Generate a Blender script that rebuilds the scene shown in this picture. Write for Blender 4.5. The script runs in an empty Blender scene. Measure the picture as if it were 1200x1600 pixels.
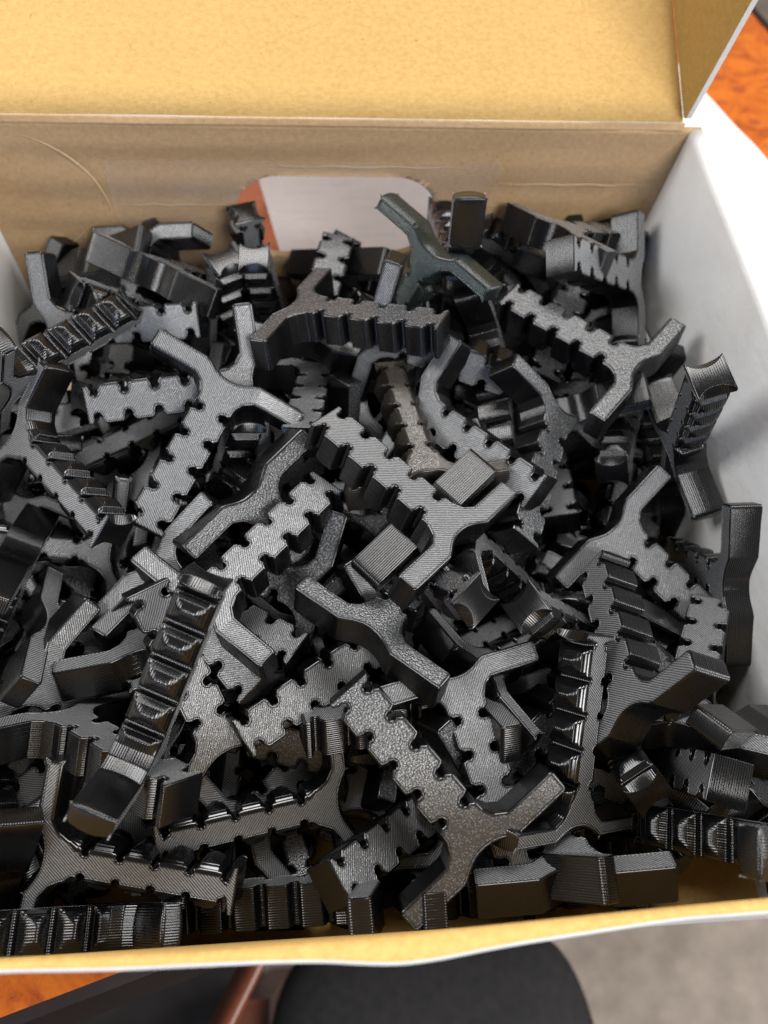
import bpy, bmesh, math, random
from mathutils import Matrix, Vector
from mathutils import noise as mnoise, geometry

# ------------------------------------------------------------------ camera, world, lights, exposure
S = 0.01                                   # one Blender unit is 10 cm; sizes below are written in mm
SC = bpy.context.scene
COL = SC.collection
cam_data = bpy.data.cameras.new('camera')
cam = bpy.data.objects.new('camera', cam_data)
COL.objects.link(cam)
CR = ((0.99686, 0.02473, -0.07518), (-0.05696, 0.88373, -0.46452), (0.05495, 0.46735, 0.88236))
cam.matrix_world = Matrix.Translation(Vector((143.21, 3.12, 304.15)) * S) @ Matrix(CR).to_4x4()
cam_data.sensor_fit = 'HORIZONTAL'
cam_data.sensor_width = 36.0
cam_data.lens = 35.83
cam_data.clip_start = 0.05
cam_data.clip_end = 200.0
cam_data.dof.use_dof = True
cam_data.dof.focus_distance = 2.45
cam_data.dof.aperture_fstop = 1.15
SC.camera = cam

world = bpy.data.worlds.new('World')
SC.world = world
world.use_nodes = True
wn, wl = world.node_tree.nodes, world.node_tree.links
bg = wn['Background']
tc = wn.new('ShaderNodeTexCoord')
sepw = wn.new('ShaderNodeSeparateXYZ')
rampw = wn.new('ShaderNodeValToRGB')
rampw.color_ramp.elements[0].position = 0.30
rampw.color_ramp.elements[0].color = (0.10, 0.085, 0.07, 1)
rampw.color_ramp.elements[1].position = 0.75
rampw.color_ramp.elements[1].color = (0.62, 0.60, 0.57, 1)
mapw = wn.new('ShaderNodeMapRange')
mapw.inputs['From Min'].default_value = -1.0
mapw.inputs['From Max'].default_value = 1.0
wl.new(tc.outputs['Generated'], sepw.inputs[0])
wl.new(sepw.outputs['Z'], mapw.inputs['Value'])
wl.new(mapw.outputs[0], rampw.inputs[0])
wl.new(rampw.outputs[0], bg.inputs['Color'])
bg.inputs['Strength'].default_value = 0.25

def area(name, loc, target, sx, sy, power, color):
    d = bpy.data.lights.new(name, 'AREA')
    d.shape = 'RECTANGLE'
    d.size, d.size_y, d.energy, d.color = sx, sy, power, color
    o = bpy.data.objects.new(name, d)
    COL.objects.link(o)
    o.location = loc
    o.rotation_euler = (Vector(target) - Vector(loc)).to_track_quat('-Z', 'Y').to_euler()
    return o
area('ceiling_panel', (2.0, 8.5, 15.0), (1.5, 1.2, 0.4), 9.0, 5.0, 2600, (1.0, 0.985, 0.96))
area('ceiling_panel', (8.0, -9.5, 12.5), (1.5, 1.2, 0.4), 7.0, 5.0, 2500, (1.0, 0.985, 0.965))
area('ceiling_panel', (-11.0, 1.5, 11.0), (1.5, 1.2, 0.4), 5.0, 6.0, 1500, (0.99, 0.99, 1.0))
area('side_light', (13.5, 2.5, 6.5), (1.5, 1.2, 0.4), 4.5, 6.0, 1100, (0.97, 0.98, 1.0))
area('side_light', (-5.0, -13.0, 6.5), (1.5, 1.0, 0.4), 6.0, 4.0, 520, (0.40, 0.58, 1.0))  # blue light added for the bluish reflections on sides facing the front
SC.view_settings.view_transform = 'Standard'
SC.view_settings.look = 'None'
SC.view_settings.gamma = 1.0
SC.view_settings.exposure = 0.0
SC.cycles.max_bounces = 8
SC.cycles.use_adaptive_sampling = True
SC.cycles.use_denoising = True
SC.cycles.denoiser = 'OPENIMAGEDENOISE'
SC.cycles.denoising_input_passes = 'RGB_ALBEDO_NORMAL'
SC.cycles.denoising_prefilter = 'NONE'

# ------------------------------------------------------------------ small helpers
def tag(o, label=None, cat=None, group=None, kind=None):
    if label: o['label'] = label
    if cat: o['category'] = cat
    if group: o['group'] = group
    if kind: o['kind'] = kind
    return o

def empty(name, loc=(0, 0, 0), **kw):
    o = bpy.data.objects.new(name, None)
    o.empty_display_size = 0.05
    COL.objects.link(o)
    o.location = loc
    return tag(o, **kw)

def mesh_obj(name, verts, faces, mats, parent=None, mat_idx=None, smooth=False, me=None):
    if me is None:
        me = bpy.data.meshes.new(name)
        me.from_pydata([tuple(v) for v in verts], [], faces)
        for m in (mats if isinstance(mats, (list, tuple)) else [mats]):
            me.materials.append(m)
        if mat_idx:
            me.polygons.foreach_set('material_index', mat_idx)
        if smooth is True:
            me.polygons.foreach_set('use_smooth', [True] * len(me.polygons))
        elif smooth:
            me.polygons.foreach_set('use_smooth', smooth)
        me.update()
    o = bpy.data.objects.new(name, me)
    COL.objects.link(o)
    if parent: o.parent = parent
    return o

class NT:
    """tiny node-tree writer"""
    def __init__(self, name):
        self.m = bpy.data.materials.new(name)
        self.m.use_nodes = True
        self.t = self.m.node_tree
        self.n, self.l = self.t.nodes, self.t.links
        self.b = self.n['Principled BSDF']
        self.tc = self.n.new('ShaderNodeTexCoord')
    def link(self, a, b): self.l.new(a, b)
    def mapping(self, scale=(1, 1, 1), rot=(0, 0, 0), src='Object'):
        mp = self.n.new('ShaderNodeMapping')
        mp.inputs['Scale'].default_value = scale
        mp.inputs['Rotation'].default_value = rot
        self.link(self.tc.outputs[src], mp.inputs['Vector'])
        return mp.outputs[0]
    def noise(self, vec, scale, detail=3.0, rough=0.55, dist=0.0):
        t = self.n.new('ShaderNodeTexNoise')
        t.inputs['Scale'].default_value = scale
        t.inputs['Detail'].default_value = detail
        t.inputs['Roughness'].default_value = rough
        t.inputs['Distortion'].default_value = dist
        self.link(vec, t.inputs['Vector'])
        return t.outputs['Fac']
    def ramp(self, fac, stops):
        r = self.n.new('ShaderNodeValToRGB')
        e = r.color_ramp.elements
        while len(e) < len(stops): e.new(0.5)
        for i, (p, c) in enumerate(stops):
            e[i].position = p
            e[i].color = (*c, 1) if len(c) == 3 else c
        self.link(fac, r.inputs[0])
        return r.outputs[0]
    def math(self, op, a, b=None, c=None):
        t = self.n.new('ShaderNodeMath')
        t.operation = op
        for i, v in enumerate((a, b, c)):
            if v is None: continue
            if isinstance(v, (int, float)): t.inputs[i].default_value = v
            else: self.link(v, t.inputs[i])
        return t.outputs[0]
    def mix(self, fac, a, b, mode='MIX'):
        t = self.n.new('ShaderNodeMix')
        t.data_type = 'RGBA'
        t.blend_type = mode
        for k, v in ((0, fac), (6, a), (7, b)):
            if isinstance(v, (int, float)): t.inputs[k].default_value = v
            elif isinstance(v, tuple): t.inputs[k].default_value = (*v, 1)
            else: self.link(v, t.inputs[k])
        return t.outputs[2]
    def bump(self, h, strength, dist, prev=None):
        t = self.n.new('ShaderNodeBump')
        t.inputs['Strength'].default_value = strength
        t.inputs['Distance'].default_value = dist
        self.link(h, t.inputs['Height'])
        if prev is not None: self.link(prev, t.inputs['Normal'])
        return t.outputs[0]
    def set(self, **kw):
        for k, v in kw.items():
            k = k.replace('_', ' ')
            if isinstance(v, (int, float, tuple)):
                self.b.inputs[k].default_value = (*v, 1) if isinstance(v, tuple) and len(v) == 3 else v
            else: self.link(v, self.b.inputs[k])
        return self.m

# ------------------------------------------------------------------ materials
def plastic_side(name, base, rough):
    t = NT(name)
    v = t.mapping((1, 1, 1))
    n1 = t.noise(v, 9.0, 3, 0.6)
    r = t.math('MULTIPLY_ADD', n1, 0.16, rough - 0.06)
    n2 = t.noise(t.mapping((8, 8, 160)), 1.0, 2, 0.6)
    nb = t.bump(n2, 0.12, 0.001)
    t.set(Base_Color=base, Roughness=r, IOR=1.52, Normal=nb)
    t.b.inputs['Specular IOR Level'].default_value = 0.6
    return t.m

def plastic_lines(name, base, rough):
    """last printed layer: slanting infill passes with a wormy melt texture"""
    t = NT(name)
    oi = t.n.new('ShaderNodeObjectInfo')
    sgn = t.math('GREATER_THAN', oi.outputs['Random'], 0.5)
    ang = t.math('MULTIPLY_ADD', sgn, math.radians(90), math.radians(-52))
    vr = t.n.new('ShaderNodeVectorRotate')
    vr.rotation_type = 'Z_AXIS'
    t.link(t.tc.outputs['Object'], vr.inputs['Vector'])
    t.link(ang, vr.inputs['Angle'])
    wv = t.n.new('ShaderNodeTexWave')
    wv.wave_type, wv.bands_direction, wv.wave_profile = 'BANDS', 'X', 'SIN'
    wv.inputs['Scale'].default_value = 44.0
    wv.inputs['Distortion'].default_value = 2.6
    wv.inputs['Detail'].default_value = 1.0
    wv.inputs['Detail Scale'].default_value = 0.35
    t.link(vr.outputs[0], wv.inputs['Vector'])
    mp = t.n.new('ShaderNodeMapping')
    mp.inputs['Scale'].default_value = (1.0, 0.45, 1.0)
    t.link(vr.outputs[0], mp.inputs['Vector'])
    worm = t.noise(mp.outputs[0], 230.0, 2, 0.65, 0.8)
    worm2 = t.noise(mp.outputs[0], 70.0, 2, 0.5)
    h = t.math('ADD', t.math('MULTIPLY', wv.outputs['Fac'], 0.55), t.math('MULTIPLY', worm, 1.3))
    h = t.math('ADD', h, t.math('MULTIPLY', worm2, 0.7))
    nb = t.bump(h, 0.9, 0.0016)
    base = t.ramp(t.math('MULTIPLY_ADD', worm, 0.45, t.math('MULTIPLY', wv.outputs['Fac'], 0.55)), [(0.22, tuple(x * 0.25 for x in base)), (0.55, base), (0.8, tuple(x * 1.7 for x in base))])  # groove shade and ridge sparkle put into the colour
    big = t.noise(t.mapping(), 6.0, 2, 0.5)
    t.set(Base_Color=base, Roughness=t.math('MULTIPLY_ADD', big, 0.14, rough - 0.07), IOR=1.5, Normal=nb)
    t.b.inputs['Specular IOR Level'].default_value = 1.0
    return t.m

def plastic_grain(name, base, rough):
    """first printed layer: pebbled by the print sheet, with faint pass lines"""
    t = NT(name)
    vor = t.n.new('ShaderNodeTexVoronoi')
    vor.inputs['Scale'].default_value = 150.0
    vor.inputs['Randomness'].default_value = 1.0
    t.link(t.tc.outputs['Object'], vor.inputs['Vector'])
    n1 = t.noise(t.mapping(), 150.0, 3, 0.65)
    oi = t.n.new('ShaderNodeObjectInfo')
    vr = t.n.new('ShaderNodeVectorRotate')
    vr.rotation_type = 'Z_AXIS'
    t.link(t.tc.outputs['Object'], vr.inputs['Vector'])
    t.link(t.math('MULTIPLY_ADD', oi.outputs['Random'], 1.2, 0.3), vr.inputs['Angle'])
    scr = t.noise(vr.outputs[0], 4.0, 0, 0.5)
    wv = t.n.new('ShaderNodeTexWave')
    wv.inputs['Scale'].default_value = 4.2
    wv.inputs['Distortion'].default_value = 3.0
    t.link(vr.outputs[0], wv.inputs['Vector'])
    cut = t.math('GREATER_THAN', wv.outputs['Fac'], 0.9985)
    h = t.math('ADD', t.math('MULTIPLY', vor.outputs['Distance'], -1.0), t.math('MULTIPLY', n1, 0.9))
    h = t.math('SUBTRACT', h, t.math('MULTIPLY', cut, 1.0))
    nb = t.bump(h, 0.9, 0.0019)
    base = t.ramp(h, [(0.0, tuple(x * 0.3 for x in base)), (0.3, base), (0.6, tuple(x * 1.8 for x in base))])  # pits darkened and grain tops paled in colour, for shade and sparkle
    t.set(Base_Color=base, Roughness=t.math('MULTIPLY_ADD', scr, 0.1, rough), IOR=1.5, Normal=nb)
    t.b.inputs['Specular IOR Level'].default_value = 1.0
    return t.m

PS = plastic_side('black_plastic_side', (0.003, 0.003, 0.0035), 0.15)
PL = plastic_lines('black_plastic_printed_top', (0.135, 0.138, 0.143), 0.22)  # far greyer than the black sides: gloss speckle put into the colour
PG = plastic_grain('black_plastic_pebbled_bottom', (0.135, 0.14, 0.148), 0.20)  # black plastic greyed here too, its sheen put into the colour
PSG = plastic_side('grey_green_plastic_side', (0.011, 0.016, 0.015), 0.24)
PLG = plastic_lines('grey_green_plastic_top', (0.05, 0.062, 0.058), 0.27)
PSB = plastic_side('brown_lit_plastic_side', (0.012, 0.010, 0.008), 0.22)  # brown reflected light tinted into the black plastic, sides and top
PLB = plastic_lines('brown_lit_plastic_top', (0.065, 0.056, 0.047), 0.26)

def kraft(name, light, dark, fibre=1.0, ribs=0.0, rough=0.8, stain=None):
    t = NT(name)
    v = t.mapping()
    f1 = t.noise(t.mapping((1, 1.4, 1)), 42.0, 6, 0.75, 0.2)
    f2 = t.noise(v, 130.0, 2, 0.6)
    f3 = t.noise(v, 2.2, 3, 0.5)
    c = t.ramp(f1, [(0.30, dark), (0.62, light)])
    c = t.mix(t.math('MULTIPLY', f3, 0.35), c, dark)
    fleck = t.ramp(f2, [(0.66, (0, 0, 0)), (0.74, (1, 1, 1))])
    fl = t.math('MULTIPLY', fleck, 0.34 * fibre)
    c = t.mix(fl, c, tuple(min(1, x * 1.35) for x in light))
    spk = t.ramp(t.noise(v, 48.0, 1, 0.5), [(0.755, (0, 0, 0)), (0.78, (1, 1, 1))])
    c = t.mix(t.math('MULTIPLY', spk, 0.45), c, (dark[0] * .4, dark[1] * .35, dark[2] * .3))
    if stain:
        mp = t.n.new('ShaderNodeMapping')
        mp.inputs['Location'].default_value = tuple(-a for a in stain)
        t.link(t.tc.outputs['Object'], mp.inputs['Vector'])
        ln = t.n.new('ShaderNodeVectorMath')
        ln.operation = 'LENGTH'
        t.link(mp.outputs[0], ln.inputs[0])
        dd = t.math('ADD', ln.outputs['Value'], t.math('MULTIPLY', t.noise(v, 7.0, 3, 0.6), 0.25))
        sm = t.ramp(dd, [(0.18, (1, 1, 1)), (0.34, (0, 0, 0))])
        c = t.mix(t.math('MULTIPLY', sm, 0.35), c, (0.50, 0.25, 0.06))
    h = t.math('ADD', f1, t.math('MULTIPLY', f2, 0.4))
    nb = t.bump(h, 0.4 * fibre, 0.008)
    if ribs:
        s = t.n.new('ShaderNodeSeparateXYZ')
        t.link(t.tc.outputs['Object'], s.inputs[0])
        wob = t.math('MULTIPLY_ADD', t.noise(t.mapping((0.35, 1, 1)), 2.0, 2, 0.5), 0.10, s.outputs['Z'])
        comb = t.n.new('ShaderNodeCombineXYZ')
        t.link(wob, comb.inputs['Z'])
        rb = t.noise(comb.outputs[0], 5.0, 2, 0.45)
        nb = t.bump(rb, ribs, 0.035, nb)
        c = t.mix(t.math('MULTIPLY', t.ramp(rb, [(0.45, (0, 0, 0)), (0.7, (1, 1, 1))]), 0.15), c, dark)
    t.set(Base_Color=c, Roughness=rough, Normal=nb)
    t.b.inputs['Specular IOR Level'].default_value = 0.25
    return t.m

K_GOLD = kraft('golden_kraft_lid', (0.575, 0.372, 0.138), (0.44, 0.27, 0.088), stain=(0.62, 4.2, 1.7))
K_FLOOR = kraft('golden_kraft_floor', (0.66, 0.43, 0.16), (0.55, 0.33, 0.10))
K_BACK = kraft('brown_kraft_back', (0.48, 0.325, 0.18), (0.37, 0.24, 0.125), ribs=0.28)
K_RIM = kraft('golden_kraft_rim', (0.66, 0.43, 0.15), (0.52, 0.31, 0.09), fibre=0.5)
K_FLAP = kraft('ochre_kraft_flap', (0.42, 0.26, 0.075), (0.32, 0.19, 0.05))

def white_card():
    t = NT('white_coated_card')
    v = t.mapping()
    n = t.noise(v, 3.0, 3, 0.5)
    c = t.ramp(n, [(0.3, (0.66, 0.65, 0.63)), (0.7, (0.74, 0.735, 0.72))])
    sc = t.ramp(t.noise(t.mapping((1, 0.3, 2.2), (0.3, 0, 0)), 9.0, 4, 0.7), [(0.60, (0, 0, 0)), (0.72, (1, 1, 1))])
    c = t.mix(t.math('MULTIPLY', sc, 0.16), c, (0.42, 0.40, 0.38))
    nb = t.bump(t.math('ADD', t.noise(v, 30.0, 3, 0.6), t.math('MULTIPLY', t.noise(v, 2.0, 3, 0.6), 4.0)), 0.18, 0.01)
    t.set(Base_Color=c, Roughness=0.30, Normal=nb, IOR=1.5)
    return t.m
WHITE = white_card()

def paper():
    t = NT('white_paper_faint_print')
    v = t.mapping()
    row = t.noise(t.mapping((1.2, 14, 1), (0, 0, 0.5)), 3.0, 2, 0.5)
    patch = t.noise(v, 0.9, 1, 0.5)
    m = t.math('MULTIPLY', t.ramp(row, [(0.58, (0, 0, 0)), (0.63, (1, 1, 1))]), t.ramp(patch, [(0.5, (0, 0, 0)), (0.6, (1, 1, 1))]))
    c = t.mix(t.math('MULTIPLY', m, 0.13), (0.80, 0.785, 0.77), (0.35, 0.33, 0.33))
    nb = t.bump(t.noise(v, 1.3, 2, 0.5), 0.3, 0.06)
    t.set(Base_Color=c, Roughness=0.6, Normal=nb)
    return t.m
PAPER = paper()

def burl():
    t = NT('burl_wood_varnish')
    v = t.mapping()
    w = t.noise(v, 1.1, 4, 0.6, 1.5)
    f = t.noise(v, 3.2, 5, 0.65, 2.2)
    c = t.ramp(f, [(0.28, (0.22, 0.035, 0.006)), (0.45, (0.46, 0.095, 0.009)), (0.60, (0.58, 0.145, 0.012)), (0.8, (0.38, 0.07, 0.008))])
    vor = t.n.new('ShaderNodeTexVoronoi')
    vor.inputs['Scale'].default_value = 3.4
    t.link(t.mapping((1, 1.5, 1), (0, 0, 0.5)), vor.inputs['Vector'])
    eye = t.math('ADD', vor.outputs['Distance'], t.math('MULTIPLY', t.noise(v, 8.0, 3, 0.6), 0.35))
    em = t.ramp(eye, [(0.30, (1, 1, 1)), (0.40, (0, 0, 0))])
    c = t.mix(t.math('MULTIPLY', em, 0.7), c, (0.26, 0.04, 0.02))
    c = t.mix(t.math('MULTIPLY', w, 0.15), c, (0.60, 0.22, 0.04))
    t.set(Base_Color=c, Roughness=0.16, Coat_Weight=0.6)
    t.b.inputs['Coat Roughness'].default_value = 0.05
    return t.m
BURL = burl()

def simple(name, col, rough, nscale=6.0, var=0.15, bump=0.0):
    t = NT(name)
    n = t.noise(t.mapping(), nscale, 3, 0.6)
    c = t.ramp(n, [(0.3, tuple(x * (1 - var) for x in col)), (0.7, tuple(min(1, x * (1 + var)) for x in col))])
    kw = dict(Base_Color=c, Roughness=rough)
    if bump: kw['Normal'] = t.bump(n, bump, 0.01)
    t.set(**kw)
    return t.m
TRIM = simple('dark_table_edge', (0.018, 0.010, 0.009), 0.3)
CARPET = simple('beige_grey_floor', (0.40, 0.33, 0.275), 0.9, 2.6, 0.22)
SEATM = simple('charcoal_seat_fabric', (0.014, 0.012, 0.012), 0.8, 14.0, 0.35, 0.4)
SEATM2 = simple('dark_floor_sheet', (0.055, 0.046, 0.04), 0.95, 1.5, 0.35)
ARMW = simple('red_brown_chair_wood', (0.20, 0.055, 0.025), 0.35, 3.0, 0.3)
SCRAP = kraft('pale_cardboard_scrap', (0.72, 0.58, 0.38), (0.6, 0.45, 0.28))

def tape_mat():
    t = NT('clear_packing_tape')
    out = t.n['Material Output']
    tr = t.n.new('ShaderNodeBsdfTransparent')
    tr.inputs[0].default_value = (0.97, 0.955, 0.94, 1)
    gl = t.n.new('ShaderNodeBsdfPrincipled')
    gl.inputs['Base Color'].default_value = (0.75, 0.72, 0.74, 1)
    gl.inputs['Roughness'].default_value = 0.16
    n = t.noise(t.mapping((1, 1, 1)), 5.0, 3, 0.6)
    gl.inputs['Roughness'].default_value = 0.08
    t.link(t.bump(n, 0.35, 0.02), gl.inputs['Normal'])
    mx = t.n.new('ShaderNodeMixShader')
    t.link(t.ramp(n, [(0.35, (0.06,) * 3), (0.7, (0.13,) * 3)]), mx.inputs[0])
    t.link(tr.outputs[0], mx.inputs[1])
    t.link(gl.outputs[0], mx.inputs[2])
    t.link(mx.outputs[0], out.inputs['Surface'])
    return t.m
TAPE = tape_mat()

# ------------------------------------------------------------------ the printed Y clip (mm, origin at its centre of mass)
THK = 12.5
def corner(out, p0, p1, p2, r, n=3):
    """round the corner p1 between p0 and p2 with n+1 points"""
    a, b, c = Vector(p0), Vector(p1), Vector(p2)
    u, w = (a - b), (c - b)
    lu, lw = u.length, w.length
    u.normalize(); w.normalize()
    ang = u.angle(w)
    if ang > math.pi - 0.02 or r <= 0:
        for i in range(n + 1): out.append(b + (w - u) * 0.01 * (i - n / 2))
        return
    d = min(r / math.tan(ang / 2), lu * 0.48, lw * 0.48)
    s, e = b + u * d, b + w * d
    for i in range(n + 1):
        t = i / n
        out.append(s * (1 - t) ** 2 + b * 2 * t * (1 - t) + e * t * t)

def half_outline(tooth, floor, blob, cham, endx, endc, neck=1.2, domed=False):
    """right half, from the arm cut (12, 7.3) up the stem to the middle of its end"""
    cps = [((12.0, 7.3), 0), ((9.0, 9.4), 1.6), ((7.25, 12.6), 1.4), ((min(7.0, tooth), 15.6), 0.8)]
    pts = []
    chain = [(c[0], c[1]) for c in cps]
    for k in range(5):
        y = 17.8 + 11 * k
        chain.append(((floor + 1.5, y - neck), 0.35))
        chain.append('blob%d' % k)
        chain.append(((floor + 1.5, y + neck + 0.1), 0.35))
        if k < 4 and domed:
            chain.append(((tooth - 1.3, y + 2.7), 0.6))
            chain.append(((tooth + 0.5, y + 5.5), 1.6))
            chain.append(((tooth - 1.3, y + 8.3), 0.6))
        elif k < 4:
            chain.append(((tooth, y + 1.9 + cham * 0.3), 0.8))
            chain.append(((tooth, y + 8.9 - cham), 0.9))
    chain.append(((endx, 64.0 - endc * 0.6), 0.25))
    chain.append(((endx - endc, 65.5), 0.3))
    chain.append(((0.0, 65.5), 0))
    flat = []
    for c in chain:
        if isinstance(c, str):
            k = int(c[4:]); y = 17.8 + 11 * k
            for i in range(7):
                a = math.radians(-58 - i * (244 / 6.0))
                flat.append(('p', (floor + 0.55 + blob * math.cos(a), y + blob * math.sin(a))))
        else:
            flat.append(('c', c[0], c[1]))
    coords = [f[1] for f in flat]
    for i, f in enumerate(flat):
        if f[0] == 'p' or i == 0 or i == len(flat) - 1:
            pts.append(Vector(f[1]))
        else:
            corner(pts, coords[i - 1], coords[i], coords[i + 1], f[2])
    return pts

def arm_half():
    """right arm from the lower cut (12, 0) round the tip to the upper cut (12, 7.3)"""
    pts = [Vector((12.0, 0.0))]
    for x in (15, 18, 21, 24, 27): pts.append(Vector((x, 0)))
    corner(pts, (27, 0), (30, 0), (30, 3.5), 1.9, 5)
    corner(pts, (30, 3.5), (30, 7.2), (27, 7.2), 1.9, 5)
    for x in (27, 24, 21, 18, 15): pts.append(Vector((x, 7.2)))
    pts.append(Vector((12.0, 7.3)))
    return pts

def dip():
    pts = [Vector((0, 3.95)), Vector((1.5, 3.9)), Vector((3.2, 3.65)), Vector((5.2, 2.95)), Vector((7.2, 1.9)), Vector((9.0, 0.85))]
    corner(pts, (9.0, 0.85), (10.8, 0.0), (12, 0), 0.8, 3)
    return pts

def full_outline(args):
    d, a, h = dip(), arm_half(), half_outline(*args)
    right = d + a + h[1:]                       # (0,3.95) ... (12,0) ... (12,7.3) ... (0,65.5)
    i_lo, i_up = len(d), len(d) + len(a) - 1
    left = [Vector((-p.x, p.y)) for p in reversed(right[1:-1])]
    pts = right + left
    n = len(pts)
    return pts, i_lo, i_up, n

def normals(pts):
    n = len(pts); out = []
    for i in range(n):
        a, b = pts[i - 1], pts[(i + 1) % n]
        t = (b - a)
        if t.length < 1e-6: t = pts[(i + 1) % n] - pts[i]
        t.normalize()
        out.append(Vector((t.y, -t.x)))
    return out

#            tooth floor blob cham endx endc
SHAPE = {'flat': ((7.25, 4.0, 1.42, 0.45, 7.1, 0.0, 1.25), (7.25, 4.0, 1.42, 0.45, 7.1, 0.0, 1.25)),
         'round': ((4.0, 2.2, 1.3, 0.6, 6.9, 0.0, 1.35, True), (7.7, 3.2, 1.3, 2.0, 6.4, 3.0, 1.5, True))}
NLAY, SUB = 17, 4

def build_clip_meshes(kind, mats):
    (F, i_lo, i_up, n), (M, _, _, n2) = full_outline(SHAPE[kind][0]), full_outline(SHAPE[kind][1])
    assert n == n2
    NM = normals(M)
    if kind == 'round':          # fork: the flat faces are set in from the bulging flanks
        lim = i_up + 11
        for i in list(range(0, lim)) + list(range(n - lim + 1, n)):
            F[i] = M[i] - NM[i] * 1.25
        for i in range(n):
            if 14.0 < M[i].y < 62.5: F[i] = Vector((max(-3.95, min(3.95, M[i].x)), M[i].y))
    NF = normals(F)
    rings = []          # list of (coords)
    lay = THK / NLAY
    rr = random.Random(3)
    for L in range(NLAY):
        jit = rr.uniform(-0.012, 0.012)
        for s in range(SUB):
            t = s / SUB
            z = -THK / 2 + (L + t) * lay
            if L == 0 and s == 0: z += 0.0
            bul = 0.12 * math.sin(math.pi * t) ** 0.7 if t > 0 else -0.03
            e = abs(z) / (THK / 2)
            w = (math.sqrt(7.4 ** 2 - z * z) - 3.96) / 3.44 if kind == 'round' else 0.0
            edge = -0.22 if (L == 0 and s == 0) else (-0.06 if (L == 0 and s == 1) else 0)
            ring = []
            for i in range(n):
                p = F[i].lerp(M[i], w)
                if kind == 'round' and 14.0 < M[i].y < 62.5:      # teeth cut from a barrel: flanks follow an arc across the thickness
                    wz = math.sqrt(66.0 - 1.29 * z * z)
                    p = Vector((max(-wz, min(wz, M[i].x)), M[i].y))
                nn = NF[i].lerp(NM[i], w)
                q = p + nn * (bul + jit + edge)
                ring.append((q.x, q.y - 28.0, z))
            rings.append(ring)
    top = [(F[i].x - NF[i].x * 0.22, F[i].y - NF[i].y * 0.22 - 28.0, THK / 2) for i in range(n)]
    rings.append(top)
    # the perimeter pass round each flat face: a raised bead, a groove, then the infill
    def cap_rings(sign):
        out = []
        for d, dz in ((0.48, 0.08), (0.60, 0.02), (0.82, -0.36), (1.05, 0.0)):
            ring = []
            for i in range(n):
                y = F[i].y
                k = 0.45 if y > 62.6 else (0.72 if kind == 'round' and y > 15 else 1.0)
                ring.append((F[i].x - NF[i].x * (0.22 + (d - 0.22) * k), F[i].y - NF[i].y * (0.22 + (d - 0.22) * k) - 28.0, sign * (THK / 2 + dz)))
            out.append(ring)
        return out
    ct, cb = cap_rings(1), cap_rings(-1)
    m_lo, m_up = n - i_lo, n - i_up             # mirrored cut indices on the left side
    def part(name, chains):
        vid, verts, faces, mi, sm = {}, [], [], [], []
        def V(tagk, r, i):
            key = (tagk, r, i % n)
            if key not in vid:
                vid[key] = len(verts)
                src = rings[r] if tagk == 's' else (ct[r] if tagk == 't' else cb[r])
                verts.append(tuple(c * S for c in src[i % n]))
            return vid[key]
        R_ = len(rings)
        for ch in chains:
            for a, b in zip(ch[:-1], ch[1:]):
                for r in range(R_ - 1):
                    faces.append((V('s', r, a), V('s', r, b), V('s', r + 1, b), V('s', r + 1, a))); mi.append(0); sm.append(True)
                faces.append((V('s', R_ - 1, a), V('s', R_ - 1, b), V('t', 0, b), V('t', 0, a))); mi.append(0); sm.append(True)
                faces.append((V('s', 0, b), V('s', 0, a), V('b', 0, a), V('b', 0, b))); mi.append(0); sm.append(True)
                for r in range(3):
                    faces.append((V('t', r, a), V('t', r, b), V('t', r + 1, b), V('t', r + 1, a))); mi.append(1); sm.append(False)
                    faces.append((V('b', r, b), V('b', r, a), V('b', r + 1, a), V('b', r + 1, b))); mi.append(2); sm.append(False)
        allc = [i for ch in chains for i in ch]
        for tg, sg, mt_ in (('t', 1, 1), ('b', -1, 2)):
            src = ct[3] if tg == 't' else cb[3]
            pl = [Vector(src[i % n][:2]) for i in allc]
            cv, _ce, cf, ov, _oe, _of = geometry.delaunay_2d_cdt(pl, [], [list(range(len(pl)))], 1, 1e-5)
            base_ = {}
            for k_, (p_, o_) in enumerate(zip(cv, ov)):
                if o_: base_[k_] = V(tg, 3, allc[o_[0]])
                else:
                    base_[k_] = len(verts); verts.append((p_.x * S, p_.y * S, src[0][2] * S))
            for f_ in cf:
                a_, b_, c_ = [cv[k_] for k_ in f_[:3]]
                ccw = (b_.x - a_.x) * (c_.y - a_.y) - (b_.y - a_.y) * (c_.x - a_.x) > 0
                idx_ = [base_[k_] for k_ in f_]
                if ccw != (sg > 0): idx_.reverse()
                faces.append(tuple(idx_)); mi.append(mt_); sm.append(False)
        me = bpy.data.meshes.new(name)
        me.from_pydata(verts, [], faces)
        for m in mats: me.materials.append(m)
        me.polygons.foreach_set('material_index', mi)
        me.polygons.foreach_set('use_smooth', sm)
        me.update()
        return me
    right_arm = part('arm', [list(range(i_lo, i_up + 1))])
    left_arm = part('arm', [list(range(m_up, m_lo + 1))])
    stem = part('stem', [list(range(m_lo, n + i_lo + 1)), list(range(i_up, m_up + 1))])
    return stem, right_arm, left_arm

MESH = {}
for kd in ('flat', 'round'):
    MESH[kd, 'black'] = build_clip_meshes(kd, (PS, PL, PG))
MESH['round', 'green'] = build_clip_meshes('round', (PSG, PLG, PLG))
MESH['round', 'brown'] = build_clip_meshes('round', (PSB, PLB, PLB))

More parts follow.
